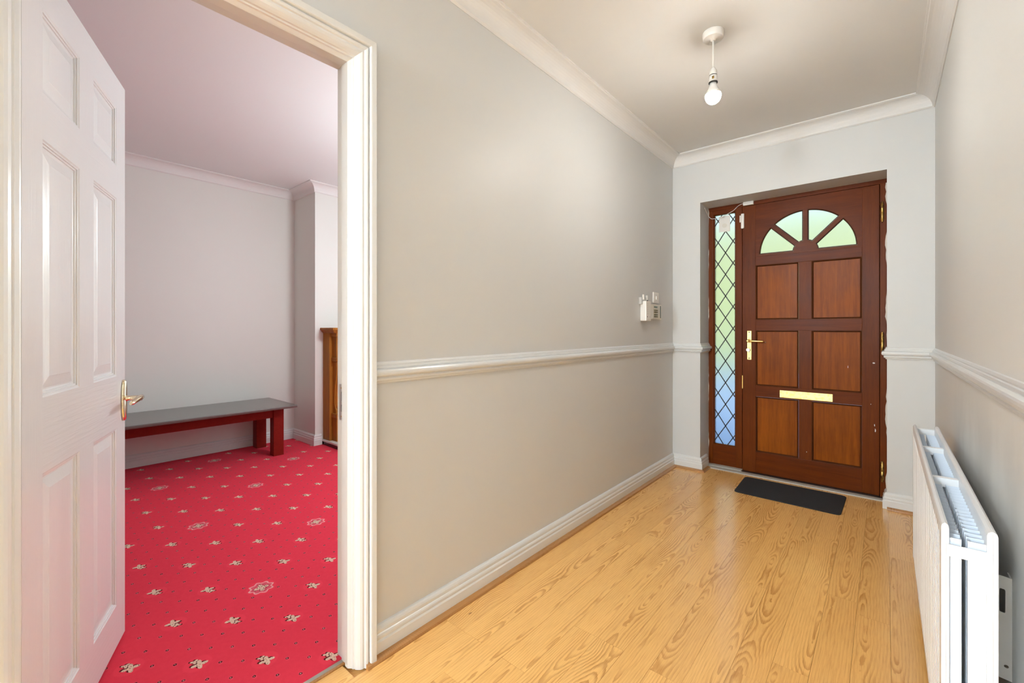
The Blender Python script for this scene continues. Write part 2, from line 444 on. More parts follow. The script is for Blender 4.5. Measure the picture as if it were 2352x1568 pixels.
b = B().box(XRW, WX0, YB - .12, 3.96, ZC, ZC + .1).box(WX1, 2.4, YB - .12, 3.96, ZC, ZC + .1).box(WX0, WX1, YB - .12, WY0, ZC, ZC + .1).box(WX0, WX1, WY1, 3.96, ZC, ZC + .1)
struct(b.build('ceiling', 'ceiling_paint'), 'plain cream ceiling over the hall', 'ceiling')
rf = empty('added_window_1', ((WX0 + WX1) / 2, (WY0 + WY1) / 2, ZC + .1)); cx_, cy_ = rf.location.x, rf.location.y
b = B()
for a0, a1, c0, c1 in ((WX0 - .03, WX1 + .03, WY0 - .03, WY0 + .03), (WX0 - .03, WX1 + .03, WY1 - .03, WY1 + .03), (WX0 - .03, WX0 + .03, WY0 + .03, WY1 - .03), (WX1 - .03, WX1 + .03, WY0 + .03, WY1 - .03)): b.box(a0 - cx_, a1 - cx_, c0 - cy_, c1 - cy_, 0, .06)
b.build('window_frame', 'upvc', rf); B().box(WX0 + .03 - cx_, WX1 - .03 - cx_, WY0 + .03 - cy_, WY1 - .03 - cy_, .02, .032).build('pane', 'clear_glass', rf)
struct(rf, 'added white framed rooflight for the fill light, unseen behind the camera', 'window')
def window(name, x0, x1, z0, z1, y, label):
    e = empty(name, ((x0 + x1) / 2, y, z0)); cx = e.location.x; fr = B(); f = .05
    for a, b_, c, d in ((x0, x1, z0, z0 + f), (x0, x1, z1 - f, z1), (x0, x0 + f, z0 + f, z1 - f), (x1 - f, x1, z0 + f, z1 - f), (cx - f / 2, cx + f / 2, z0 + f, z1 - f)):
        fr.box(a - cx, b_ - cx, -.03, .03, c - z0, d - z0)
    fr.build('window_frame', 'upvc', e)
    for a, b_ in ((x0 + f, cx - f / 2), (cx + f / 2, x1 - f)):
        B().box(a - cx, b_ - cx, -.006, .006, f, z1 - z0 - f).build('pane', 'clear_glass', e)
    struct(e, label, 'window')

# front room
YRF, YR0 = 3.96, -.75
struct(B().box(XB - .12, -1.404, YR0 - .1, YRF, -.06, 0).build('floor', 'red_carpet'), 'red carpet with cream flower motifs in the front room', 'carpet')
wall('wall_room_back', B().box(XB - .12, XB, YR0 - .12, YRF + .12, -.06, ZC), 'plain cream wall behind the dark red bench', 'room_wall_paint')
wall('wall_room_side', B().box(XB, XRW, YR0 - .12, YR0, -.06, ZC), 'cream side wall of the front room hidden by the white door', 'room_wall_paint')
b = B().sheet([(XB, -.06), (XRW, -.06), (XRW, ZC), (XB, ZC)], [[(-3.9, .25), (-1.6, .25), (-1.6, 2.15), (-3.9, 2.15)]], YRF, YRF + .2)
wall('wall_room_front', b, 'cream front wall of the carpeted room with its window', 'room_wall_paint')
window('added_window_3', -.05, 2.15, .12, 2.18, YB - .06, 'added white framed window for the fill light, unseen at the back of the hall')  # made-up window, added to hold the hall's back fill light
window('window_2', -3.9, -1.6, .25, 2.15, YRF + .1, 'white framed window in the front wall of the carpeted room')
BX, BY0, BY1 = -4.20, 1.992, 3.45
wall('wall_chimney_breast', B().box(XB, BX, BY0, BY1, -.06, ZC), 'cream chimney breast beside the bench', 'room_wall_paint')
struct(B().box(XB - .12, XRW, YR0 - .12, YRF + .12, ZC, ZC + .1).build('ceiling', 'room_ceiling_paint'), 'pinkish cream ceiling of the carpeted room', 'ceiling')

# cornices
cor = [(0, ZC), (0, ZK), (.004, ZK - .001), (.012, ZK + .006)]
for k in range(9):
    a = math.pi / 2 * k / 8
    cor.append((.012 + .066 * (1 - math.cos(a)), ZK + .006 + .066 * math.sin(a)))
cor += [(.080, ZK + .074), (.0875, ZK + .075), (.0875, ZC)]
segs = sweep([(XL, YB), (XL, YE), (XR, YE), (XR, -.25)], cor)
for n, b, l in zip((1, 2, 3), segs, ('white coved cornice along the long left hall wall', 'white coved cornice above the front door', 'white coved cornice over the radiator wall')):
    struct(b.build('trim_%d' % n, 'cornice_paint'), l, 'cornice')
segs = sweep([(XRW, YR0), (XB, YR0), (XB, BY0), (BX, BY0), (BX, BY1), (XB, BY1), (XB, YRF)], cor)
for n, b, l in zip((4, 5, 6, 7, 8, 9), segs, ('white coved cornice on the hidden side wall of the carpeted room', 'white coved cornice above the bench', 'short white coved cornice on the shaded side of the chimney breast',
        'white coved cornice across the chimney breast front', 'short white coved cornice on the far side of the chimney breast', 'white coved cornice in the far alcove')):
    struct(b.build('trim_%d' % n, 'cornice_paint'), l, 'cornice')

# skirtings
sk = [(0, 0), (.0216, .001), (.0216, .052), (.019, .056), (.0175, .059), (.0190, .063), (.0190, .070), (.0165, .0755), (.0130, .078), (.0140, .081), (.0140, .090), (.011, .097), (.006, .102), (0, .103)]
YA = .826                                # outer edge of the doorway architrave
segs = sweep([(XL, YA), (XL, YE), (XO1, YE), (XO1, 3.775)], sk)
for nm, b, l in zip(('baseboard_left', 'baseboard_end', 'baseboard_reveal'), segs, ('long white moulded skirting below the left hall wall', 'short white skirting between the left wall and the front door', 'white skirting returning into the front door reveal')):
    struct(b.build(nm, 'gloss_white'), l, 'skirting')
segs = sweep([(XO2, 3.70), (XO2, YE), (XR, YE), (XR, -.25)], sk)
for nm, b, l in zip(('baseboard_reveal_hinge', 'baseboard_end_hinge', 'baseboard_right'), segs, ('white skirting end in the reveal at the hinge side of the front door', 'short white skirting between the front door and the radiator', 'white skirting behind the radiator')):
    struct(b.build(nm, 'gloss_white'), l, 'skirting')
segs = sweep([(XB, YR0), (XB, BY0), (BX, BY0), (BX, 2.052)], sk)
for nm, b, l in zip(('baseboard_room_back', 'baseboard_breast_side', 'baseboard_breast_front'), segs, ('white skirting on the wall under the bench', 'white skirting on the shaded side of the chimney breast', 'stub of white skirting beside the hearth')):
    struct(b.build(nm, 'gloss_white'), l, 'skirting')
# oak edging strip
bd = [(.0216, -.002), (.0445, -.002), (.0445, .004), (.042, .010), (.032, .0145), (.0216, .016)]
segs = sweep([(XL, .792), (XL, YE), (XO1, YE), (XO1, 3.74)], bd)
for n, b, l in zip((10, 11, 12), segs, ('oak edging strip along the left hall skirting', 'oak edging strip left of the front door', 'oak edging strip in the left door reveal')):
    struct(b.build('trim_%d' % n, 'oak_bead'), l, 'edging strip')
segs = sweep([(XO2, YE), (XR, YE), (XR, -.25)], bd)
for n, b, l in zip((13, 14), segs, ('oak edging strip right of the front door', 'oak edging strip under the radiator')):
    struct(b.build('trim_%d' % n, 'oak_bead'), l, 'edging strip')
# dado rail
Z0 = .9365
rl = [(0, Z0), (.006, Z0), (.0075, Z0 + .003), (.0075, Z0 + .006), (.012, Z0 + .008), (.0155, Z0 + .011), (.0165, Z0 + .016), (.0135, Z0 + .0205), (.0135, Z0 + .0225)]
for k in range(7):
    a = -math.pi / 2 + math.pi * k / 6
    rl.append((.0165 + .0085 * math.cos(a) + .002, Z0 + .0365 + .0125 * math.sin(a)))
rl += [(.0125, Z0 + .051), (.0135, Z0 + .054), (.0115, Z0 + .0605), (.0075, Z0 + .0625), (.0075, Z0 + .0665), (.004, Z0 + .073), (0, Z0 + .075)]
segs = sweep([(XL, YA), (XL, YE), (XO1, YE), (XO1, 3.838)], rl)
for n, b, l in zip((15, 16, 17), segs, ('long white dado rail on the left hall wall', 'short white dado rail left of the front door', 'white dado rail end returning to the narrow leaded window')):
    struct(b.build('trim_%d' % n, 'gloss_white'), l, 'dado rail')
segs = sweep([(XO2, 3.80), (XO2, YE), (XR, YE), (XR, -.25)], rl)
for n, b, l in zip((18, 19, 20), segs, ('white dado rail end in the reveal by the door hinges', 'short white dado rail between the front door and the right wall', 'white dado rail above the radiator')):
    struct(b.build('trim_%d' % n, 'gloss_white'), l, 'dado rail')

# ------------------------------------------------------------------ inner doorway: lining, stops, architrave, threshold
AI0, AI1, AZ = .0313, .752, 2.011        # inner edges of the architrave
aprof = [(0, -1.372), (0, -1.3565), (.0022, -1.3530), (.0085, -1.3460), (.0090, -1.3395), (.0130, -1.3370), (.0138, -1.3305), (.018, -1.3245), (.0235, -1.3185), (.0300, -1.3150), (.0365, -1.3150),
         (.0385, -1.3100), (.0440, -1.3072), (.0490, -1.3090), (.0515, -1.3140), (.0530, -1.3050), (.0550, -1.3020), (.0580, -1.3010), (.0735, -1.3000), (.0755, -1.3020), (.0755, XL), (.0755, -1.372)]
b = B()
rows = [[(x, AI0 - t_, .0015) for t_, x in aprof], [(x, AI0 - t_, AZ + t_) for t_, x in aprof], [(x, AI1 + t_, AZ + t_) for t_, x in aprof], [(x, AI1 + t_, .0015) for t_, x in aprof]]
arch = empty('trim_21', (XL, (AI0 + AI1) / 2, 0)); ay = (AI0 + AI1) / 2
for a in range(3):
    b = B(); b.grid([[(x - XL, y - ay, z) for x, y, z in rows[a]], [(x - XL, y - ay, z) for x, y, z in rows[a + 1]]], True, False, True)
    b.build('architrave_head' if a == 1 else 'architrave_leg', 'gloss_white', arch)
struct(arch, 'white moulded architrave around the open doorway', 'architrave')
lin = empty('trim_22', (-1.41, ay, 0))
def lp(nm, x0, x1, y0, y1, z0, z1, bev=.0015): return B().box(x0 + 1.41, x1 + 1.41, y0 - ay, y1 - ay, z0, z1, bev).build(nm, 'gloss_lining', lin)
RB = .012; XS, XE = -1.394, -1.445
lp('door_stop', XS, -1.357, AI1 - .001, AI1 + .02, .012, AZ + .02); lp('door_stop', XS, -1.357, AI0 - .02, AI0 + .001, .012, AZ + .02); lp('door_stop', XS, -1.357, AI0, AI1, AZ - .001, AZ + .02)
lp('jamb', XE, XS, AI1 + RB, AI1 + .032, 0, AZ + .032); lp('jamb', XE, XS, AI0 - .032, AI0 - RB, 0, AZ + .032); lp('head', XE, XS, AI0 - RB, AI1 + RB, AZ + RB, AZ + .032)
struct(lin, 'white painted door lining with stops in the open doorway', 'door lining')
# strike plate with its slots
st = empty('strike_plate', (-1.412, AI1 + RB, .815))
b = B().sheet([(-.016, 0), (.012, 0), (.012, .121), (-.016, .121)], [[(-.003, .028), (.009, .028), (.009, .052), (-.003, .052)], [(-.003, .064), (.009, .064), (.009, .096), (-.003, .096)]], -.003, -.0005)
b.build('plate', 'nickel', st)
B().box(-.003, .009, -.0012, .0, .028, .052).build('slot', 'dark_slot', st); B().box(-.003, .009, -.0012, .0, .064, .096).build('slot', 'dark_slot', st)
for z in (.012, .109): B().lathe([(.0028, -.0036), (.0028, -.0028)], 12, (-.002, 0, z), 'y').build('screw', 'brass_old', st)
B().box(.001, .011, -.0042, -.0032, .056, .062, .0004).build('lip', 'brass', st)
tag(st, 'dull metal strike plate let into the doorway jamb', 'strike plate')
th = empty('threshold_strip', (-1.392, ay, 0))
B().box(-.0135, .002, AI0 - ay - .01, AI1 - ay + .02, -.003, .0045, .001).build('carpet_gripper', 'grey_strip', th)
B().box(.002, .0115, AI0 - ay - .01, AI1 - ay + .02, -.003, .005, .0015).build('oak_lip', 'oak_bead', th)
tag(th, 'worn timber threshold strip between carpet and laminate', 'threshold')

# ------------------------------------------------------------------ open white six panel door
HX, HY, LW, DT = -1.435, .027, .755, .036
dang = math.atan2(.305 - .027, -2.137 + 1.435)
wd = empty('door_2', (HX, HY, 0), (0, 0, dang))          # local x along the leaf, local -y... see below
# leaf local frame: x from hinge to free edge, +y = away from the hall camera side
WC = [(.118, .340), (.446, .662)]; WR = [(.157, .777), (.960, 1.583), (1.695, 1.900)]; DZ0, DZ1 = .012, 2.0065
yf = 0.0; sgn = -1
nrm = Vector((math.cos(dang), math.sin(dang), 0)).cross(Vector((0, 0, 1)))   # right of the leaf direction
# the hall face looks towards the camera
if nrm.dot(Vector((0 - HX, 0 - HY, 0))) > 0: front = -1      # -y local is the right side
else: front = 1
back = -front * DT
def db(nm, x0, x1, z0, z1, mat): return B().box(x0, x1, 0, back, z0, z1, .0015 if nm == 'edge' else 0).build(nm, mat, wd)
db('stile', 0, WC[0][0], DZ0, DZ1, 'door_white_v'); db('stile', WC[1][1], LW, DZ0, DZ1, 'door_white_v'); 
for z0, z1 in ((DZ0, WR[0][0]), (WR[0][1], WR[1][0]), (WR[1][1], WR[2][0]), (WR[2][1], DZ1)): db('rail', WC[0][0], WC[1][1], z0, z1, 'door_white_h')
for z0, z1 in WR: db('muntin', WC[0][1], WC[1][0], z0, z1, 'door_white_v')
pprof = [(0, 0), (.0035, .0025), (.0065, .0030), (.0075, .0060), (.0115, .0068), (.0125, .0095), (.0165, .0105), (.020, .0105), (.046, .0052), (.048, .0045)]
for x0, x1 in WC:
    for z0, z1 in WR:
        b = B()
        for side in (1, 0):
            rr = []
            for i, d in pprof:
                y = -front * d if side else back + front * d
                rr.append([(x0 + i, y, z0 + i), (x1 - i, y, z0 + i), (x1 - i, y, z1 - i), (x0 + i, y, z1 - i)])
            b.grid(rr, True); b.face(rr[-1])
        b.build('panel', 'door_white_v', wd)
# brass lever handle with a long rounded plate
hd = B(); hw, z0, z1 = .727, .792, .941
pts = []
for k in range(24):
    a = 2 * math.pi * k / 24; pts.append((hw + .019 * math.cos(a), (z0 + z1) / 2 + .0745 * math.sin(a) * (1 if abs(math.sin(a)) > .3 else 1.0)))
def oval(s, y): return [(hw + (x - hw) * s, y, (z0 + z1) / 2 + (z - (z0 + z1) / 2) * (1 - (1 - s) * .25)) for x, z in pts]
hd.grid([oval(1, 0), oval(1, front * .004), oval(.82, front * .0095), oval(.5, front * .0115)], True, True, True)
hp = hd.build('handle_plate', 'brass_lever', wd)
zc = .873
lv = B().lathe([(.012, front * .009), (.0105, front * .013), (.0085, front * .018), (.0085, front * .046), (.0105, front * .050), (.0105, front * .056)], 20, (hw, 0, zc), 'y')
lv.tube([(hw + .006, front * .052, zc + .001), (hw - .02, front * .054, zc + .002), (hw - .06, front * .053, zc - .001), (hw - .100, front * .050, zc - .006), (hw - .112, front * .049, zc - .007)], [.0095, .0100, .0088, .0072, .004], 14)
lv.build('lever', 'brass_lever', hp)
for z in (z0 + .012, z1 - .012): B().lathe([(.0042, front * .004), (.0042, front * .0095), (.002, front * .0105)], 12, (hw, 0, z), 'y').build('screw', 'brass_old', hp)
bp = B(); bp.grid([[(x, back - front * y, z) for x, y_, z in oval(1, 0)] for y in (0, .006)], True, True, True); bp = bp.build('handle_plate', 'brass_lever', wd)
B().lathe([(.0085, back), (.0085, back - front * .05)], 16, (hw, 0, zc), 'y').tube([(hw, back - front * .05, zc), (hw - .11, back - front * .05, zc - .006)], .009, 12).build('lever', 'brass_lever', bp)
B().box(LW - .0005, LW + .0008, back * .2, back * .8, .80, .95).build('latch_plate', 'brass', wd)
struct(wd, 'white six panel door with a brass lever handle standing open', 'door')

# ------------------------------------------------------------------ front door, sidelight and frame
YL = YF + .004                          # face of the leaf
fr = empty('door_3', ((XO1 + XO2) / 2, YF, 0)); fcx = fr.location.x
def fb(nm, x0, x1, z0, z1, y0, y1, mat, par, bev=.002): return B().box(x0 - fcx, x1 - fcx, y0 - YF, y1 - YF, z0, z1, bev).build(nm, mat, par)
LX0, LX1, LZ0, LZ1 = -.867, -.031, .004, 2.097
GX0, GX1, GZ0, GZ1 = -1.077, -.926, .182, 2.063
fb('frame_head', XO1, XO2, LZ1 + .002, ZO, YF, YF + .09, 'mahogany_h', fr)
fb('frame_jamb', XO1, GX0 - .012, .013, LZ1 + .002, YF, YF + .09, 'mahogany_v', fr)
fb('frame_jamb', LX1 + .003, XO2, .0, LZ1 + .002, YF, YF + .09, 'mahogany_v', fr)
for x0, x1, z0, z1 in ((LX1 - .014, XO2, 0., ZO), (LX0 - .02, LX0 + .014, 0., ZO), (LX0, LX1, LZ1 - .014, ZO), (LX0, LX1, -.01, .03)): fb('frame_rebate', x0, x1, z0, z1, YF + .050, YF + .090, 'mahogany_bead', fr, 0)
fb('mullion', GX1 + .012, LX0 - .002, .013, LZ1 + .002, YF, YF + .09, 'mahogany_v', fr)
fb('sidelight_rail', GX0 - .012, GX1 + .012, .013, GZ0 - .012, YF + .004, YF + .08, 'mahogany_h', fr)
fb('sidelight_rail', GX0 - .012, GX1 + .012, GZ1 + .010, LZ1 + .002, YF + .004, YF + .08, 'mahogany_h', fr)
b = B(); o_ = .0115
rr = [[(GX0 - o_ + i - fcx, d, GZ0 - o_ + i), (GX1 + o_ - i - fcx, d, GZ0 - o_ + i), (GX1 + o_ - i - fcx, d, GZ1 + o_ - i), (GX0 - o_ + i - fcx, d, GZ1 + o_ - i)] for i, d in ((0, .004), (.004, .004), (.011, .016), (.0115, .03))]
b.grid(rr, True); b.build('glazing_bead', 'mahogany_v', fr)
pane = fb('pane', GX0 - .002, GX1 + .002, GZ0 - .002, GZ1 + .002, YF + .022, YF + .028, 'frosted_glass', fr, 0)
# diamond leading: bars clipped to the glass
gx0, gx1, gz0, gz1 = GX0 - fcx, GX1 - fcx, GZ0, GZ1
DW, DH = .1130, .1770                  # diamond width and height
cxg = -.996 - fcx; cz0 = .333 - .1770
def clip(px, pz, dx, dz):
    lo, hi = -9, 9
    for p0, d, a, b_ in ((px, dx, gx0, gx1), (pz, dz, gz0, gz1)):
        t0, t1 = sorted(((a - p0) / d, (b_ - p0) / d)); lo, hi = max(lo, t0), min(hi, t1)
    return (lo, hi) if hi - lo > .02 else None
for sg in (1, -1):
    for k in range(-2, 16):
        c = clip(cxg, cz0 + k * DH, sg * DW, DH)
        if not c: continue
        (xa, za), (xb, zb) = [(cxg + sg * DW * q, cz0 + k * DH + DH * q) for q in c]
        L = math.hypot(xb - xa, zb - za); bar = B().box(-L / 2, L / 2, .0195, .0222, -.0037, .0037)
        o = bar.build('lead_came', 'lead_came', fr, ((xa + xb) / 2, 0, (za + zb) / 2), (0, -math.atan2(zb - za, xb - xa), 0))
# leaf parts
leaf = empty('door_4', ((LX0 + LX1) / 2, YL, 0)); lcx = leaf.location.x
def lb(nm, x0, x1, z0, z1, mat, y0=0, y1=.044, bev=.0015): return B().box(x0 - lcx, x1 - lcx, y0, y1, z0, z1, bev).build(nm, mat, leaf)
PX = [(-.774, -.489), (-.410, -.122)]; PZ = [(.166, .600), (.684, 1.115), (1.1975, 1.6225)]
lb('stile', LX0, PX[0][0], LZ0, LZ1, 'mahogany_v'); lb('stile', PX[1][1], LX1, LZ0, LZ1, 'mahogany_v')
for a, c in ((LZ0, PZ[0][0]), (PZ[0][1], PZ[1][0]), (PZ[1][1], PZ[2][0]), (PZ[2][1], 1.690)): lb('rail', PX[0][0], PX[1][1], a, c, 'mahogany_h', .0004)
for a, c in PZ: lb('muntin', PX[0][1], PX[1][0], a, c, 'mahogany_v', .0004)
for x0, x1 in PX:
    for z0, z1 in PZ:
        b = B(); rr = [[(x0 + i - lcx, d, z0 + i), (x1 - i - lcx, d, z0 + i), (x1 - i - lcx, d, z1 - i), (x0 + i - lcx, d, z1 - i)] for i, d in ((0, -.0005), (.003, -.001), (.007, .0025), (.0105, .009), (.0115, .0125))]
        b.grid(rr, True); mo = b.build('panel_moulding', 'mahogany_bead', leaf)
        lb('panel', x0 + .0105, x1 - .0105, z0 + .0105, z1 - .0105, 'mahogany_panel', .0122, .032, 0)
# arched fanlight board
FC, FZ, FR, FH = -.448, 1.7035, .301, .0735
def sector(a0, a1, ins, r0, r1, base):
    """pane outline between two spokes; ins = half spoke width, base = bottom edge for outer panes"""
    pts = []
    def ray_off(a, side, r):   # point on the line offset from spoke a, at radius r
        d = ins; q = math.sqrt(max(r * r - d * d, 0)); return (math.cos(a) * q - side * math.sin(a) * d, math.sin(a) * q + side * math.cos(a) * d)
    def start(r, a, side, horiz):
        if horiz:
            z = base; x = math.sqrt(max(r * r - z * z, 0)); return (x if math.cos(a) > 0 else -x, z)
        return ray_off(a, side, r)
    h0, h1 = abs(math.sin(a0)) < .01, abs(math.sin(a1)) < .01
    p0, p1 = start(r1, a0, 1, h0), start(r1, a1, -1, h1)
    b0, b1 = math.atan2(p0[1], p0[0]), math.atan2(p1[1], p1[0])
    for k in range(15): a = b0 + (b1 - b0) * k / 14; pts.append((r1 * math.cos(a), r1 * math.sin(a)))
    p0, p1 = start(r0, a1, -1, h1), start(r0, a0, 1, h0)
    b0, b1 = math.atan2(p0[1], p0[0]), math.atan2(p1[1], p1[0])
    for k in range(7): a = b0 + (b1 - b0) * k / 6; pts.append((r0 * math.cos(a), r0 * math.sin(a)))
    return [(x + FC - lcx, z + FZ) for x, z in pts]
holes = []; A4 = [(k * math.pi / 4, (k + 1) * math.pi / 4) for k in range(4)]
for a0, a1 in A4: holes.append(sector(a0, a1, .013, FH, FR, 0.002))
b = B().sheet([(PX[0][0] - lcx, 1.690), (PX[1][1] - lcx, 1.690), (PX[1][1] - lcx, LZ1), (PX[0][0] - lcx, LZ1)], holes, .0004, .044)
b.build('fanlight_board', 'mahogany_h', leaf)
for (a0, a1), hl in zip(A4, holes):
    inn = sector(a0, a1, .0205, FH + .0075, FR - .0075, .0095); mid = sector(a0, a1, .0165, FH + .0035, FR - .0035, .0055)
    b = B(); b.grid([[(x, -.0015, z) for x, z in hl], [(x, -.002, z) for x, z in mid], [(x, .006, z) for x, z in inn], [(x, .016, z) for x, z in inn]], True)
    b.build('glazing_bead', 'mahogany_bead', leaf)
    B().prism(hl, 'y', .0165, .0215).build('pane', 'frosted_glass', leaf)
# brass furniture of the leaf
ph = lb('handle_plate', -.832, -.8015, .884, 1.111, 'brass_plate', -.006, 0, .0015)
hx, hz = -.8175 - lcx, 1.033
B().lathe([(.0125, -.006), (.0125, -.012), (.009, -.014), (.009, -.050), (.0105, -.056), (.006, -.060)], 20, (hx, 0, hz), 'y').tube([(hx, -.050, hz), (hx + .02, -.052, hz - .001), (hx + .10, -.050, hz - .003), (hx + .108, -.049, hz - .0035)], [.0085, .0085, .0062, .0045], 12).build('lever', 'brass', ph)
cy = B().lathe([(.0085, -.006), (.0085, -.016)], 16, (hx, 0, .955), 'y').lathe([(.013, -.020), (.0145, -.0225), (.013, -.026)], 20, (hx - .004, 0, .962), 'y').box(hx - .003, hx + .003, -.021, -.014, .94, .97)
cy.build('thumb_turn', 'chrome_dull', ph)
for z in (.896, 1.1): B().lathe([(.0045, -.0065), (.0045, -.0058)], 14, (hx, 0, z), 'y').build('screw_hole', 'dark_slot', ph)
lb('letter_flap', -.610, -.284, .608, .6625, 'brass_plate', -.0075, 0, .002)
lb('latch_plate', -.870, -.8635, .652, .757, 'brass', -.0022, .003, .0005)
for zc in (1.908, 1.0375, .172):
    hg = B(); x = -.0165 - lcx; hh = .0555
    hg.lathe([(.0035, zc - hh - .014), (.0060, zc - hh - .010), (.0040, zc - hh - .005), (.0090, zc - hh), (.0090, zc - .002), (.0078, zc), (.0090, zc + .002), (.0090, zc + hh), (.0040, zc + hh + .005), (.0060, zc + hh + .010), (.0035, zc + hh + .014)], 18, (x, -.011, 0), 'z')
    hg.build('hinge', 'brass_old', leaf)
struct(fr, 'mahogany front door frame with a tall narrow leaded sidelight', 'door frame')
struct(leaf, 'varnished mahogany front door with fanlight and brass letterbox', 'door')
# paint chips and bare filler along the frame
random.seed(3)
def ragged(name, x0, side, z0, z1, wmax, label, n=70):
    pts = []; b = B()
    for k in range(n + 1):
        z = z0 + (z1 - z0) * k / n
        wv = wmax * (.12 + .88 * max(0, math.sin(k * .37 + 1.3 * math.sin(k * .11)) * .5 + random.random() * .6 - .25)); pts.append((x0 + side * wv, z))
    poly = [(x0, z0)] + pts + [(x0, z1)]
    b.prism(poly, 'y', YF - .0022, YF + .002); o = b.build(name, 'filler'); struct(o, label, 'filler')
ragged('trim_23', XO2 + .002, -1, .02, 2.10, .014, 'ragged white filler edge beside the front door hinges')
ragged('trim_24', XO1 - .002, 1, .11, 2.12, .009, 'ragged white filler edge left of the leaded sidelight')
for nm, x, z, w_, h_, yy in (('paint_chip', -.060, .895, .016, .012, 0), ('paint_chip', -.052, .44, .006, .03, 0), ('paint_chip', -.056, .475, .005, .018, 0), ('paint_chip', -.075, .615, .004, .006, 0), ('paint_chip', -.44, .225, .005, .006, 0), ('paint_chip', -.71, 1.022, .007, .006, .012), ('paint_chip', -.20, .86, .003, .022, .012)):
    poly = [(x - lcx + w_ / 2 * math.cos(a) * random.uniform(.6, 1.1), z + h_ / 2 * math.sin(a) * random.uniform(.6, 1.1)) for a in [2 * math.pi * k / 9 for k in range(9)]]
    B().prism(poly, 'y', yy - .0007, yy + .0003).build(nm, 'plastic_white', leaf)
# sill under door and sidelight
sl = empty('trim_25', ((XO1 + XO2) / 2, 3.78, 0))
B().box(XO1 - fcx, XO2 - fcx, -.038, .012, -.004, .007, .002).build('floor_strip', 'painted_sill', sl)
B().box(XO1 - fcx, LX0 - fcx, .020, .15, -.004, .0125, .001).build('sill', 'painted_sill', sl)
B().box(LX0 - fcx, XO2 - fcx, .012, .15, -.008, .002).build('sill', 'marble_dark', sl)
struct(sl, 'worn white painted sill strip under the front door', 'sill')

# small things round the door
def bevbox(name, mat, par, *a, bev=.002): return B().box(*a, bev).build(name, mat, par)
o = empty('alarm_contact', (-.868, YF, 1.98))
bevbox('sensor', 'plastic_white', o, -.006, .0155, -.014, .004, -.058, .060, bev=.004)
bevbox('magnet', 'plastic_white', o, -.0165, -.007, -.010, .0, -.006, .048, bev=.002)
tag(o, 'small white alarm contact on the mullion beside the fanlight', 'alarm sensor')
o = bevbox('junction_box', 'plastic_white', None, -.858, -.784, YF - .022, YF, 2.0995, 2.1275, bev=.003)
bevbox('lid_seam', 'plastic_grey', o, -.857, -.785, YF - .0225, YF - .02, 2.112, 2.1135, bev=0)
tag(o, 'white junction box on the front door frame head', 'junction box')
o = B().box(-1.045, -.961, YF + .0185, YF + .0195, 1.921, 2.050).build('sticker_card', 'plastic_white')
B().lathe([(.018, YF + .0178), (.018, YF + .0185)], 24, (-1.003, 0, 1.972), 'y').build('printed_disc', 'plastic_cream', o)
tag(o, 'square white card stuck on the leaded sidelight', 'card')
wire = [(XO1 + .004, 3.72, 2.108), (XO1 + .006, 3.79, 2.07), (XO1 + .015, 3.828, 2.045), (-1.085, YF - .006, 2.035), (-1.02, YF - .006, 2.040), (-.97, YF - .004, 2.060), (-.93, YF - .004, 2.078), (-.90, YF - .004, 2.105), (-.875, YF - .006, 2.117), (-.856, YF - .008, 2.118)]
def smooth_path(P, k=6):
    P = [Vector(p) for p in P]; out = []
    for i in range(len(P) - 1):
        p0, p1, p2, p3 = P[max(i - 1, 0)], P[i], P[i + 1], P[min(i + 2, len(P) - 1)]
        for j in range(k):
            t_ = j / k; out.append(.5 * ((2 * p1) + (p2 - p0) * t_ + (2 * p0 - 5 * p1 + 4 * p2 - p3) * t_ ** 2 + (3 * p1 - p0 - 3 * p2 + p3) * t_ ** 3))
    return out + [P[-1]]
tag(B().tube(smooth_path(wire), .0022, 8).build('alarm_wire', 'plastic_white'), 'thin loose white wire from reveal to junction box', 'wire')
# doormat
mx = [(-.812, 3.683), (-.197, 3.687), (-.205, 3.292), (-.800, 3.304)]
P = []
for k in range(4):
    c = Vector(mx[k] + (0,)); a = (Vector(mx[k - 1] + (0,)) - c).normalized(); d = (Vector(mx[(k + 1) % 4] + (0,)) - c).normalized(); r_ = .032
    for j in range(7):
        an = j / 6; q = c + a * r_ * (1 - an) ** 2 + d * r_ * an ** 2; P.append((q.x, q.y))
b = B(); b.grid([[(x, y, .0005) for x, y in P], [(x, y, .005) for x, y in P], [((x + .5045) * .992 - .5045, (y - 3.49) * .988 + 3.49, .0075) for x, y in P]], True, False, True)
tag(b.build('doormat', 'doormat'), 'charcoal doormat with rounded corners at the front door', 'doormat')

# ------------------------------------------------------------------ gadgets on the left wall
def wb(nm, mat, par, x0, x1, y0, y1, z0, z1, bev=.003):  # x measured from the wall face, part of a thing placed at par
    l = par.location; return B().box(XL + x0 - l.x, XL + x1 - l.x, y0 - l.y, y1 - l.y, z0 - l.z, z1 - l.z, bev).build(nm, mat, par)
o = empty('wall_bracket', (XL, 3.03, 1.30))
wb('backplate', 'plastic_grey', o, .0, .022, 2.966, 3.085, 1.302, 1.352); wb('hook', 'plastic_white', o, .018, .030, 2.985, 3.000, 1.335, 1.372, .002); wb('hook', 'plastic_white', o, .018, .030, 3.045, 3.058, 1.335, 1.368, .002)
B().lathe([(.007, .0215), (.007, .0235)], 14, (0, .035, .033), 'x').build('knob', 'dark_slot', o)
for k in range(4): wb('label_line', 'plastic_white', o, .0215, .0225, 2.975, 3.045, 1.310 + k * .009, 1.3135 + k * .009, 0)
tag(o, 'small grey wall bracket with two hooks above the white handset', 'wall bracket')
o = empty('wall_handset', (XL, 3.03, 1.183))
wb('housing', 'plastic_white', o, .0, .047, 2.986, 3.072, 1.183, 1.326, .007)
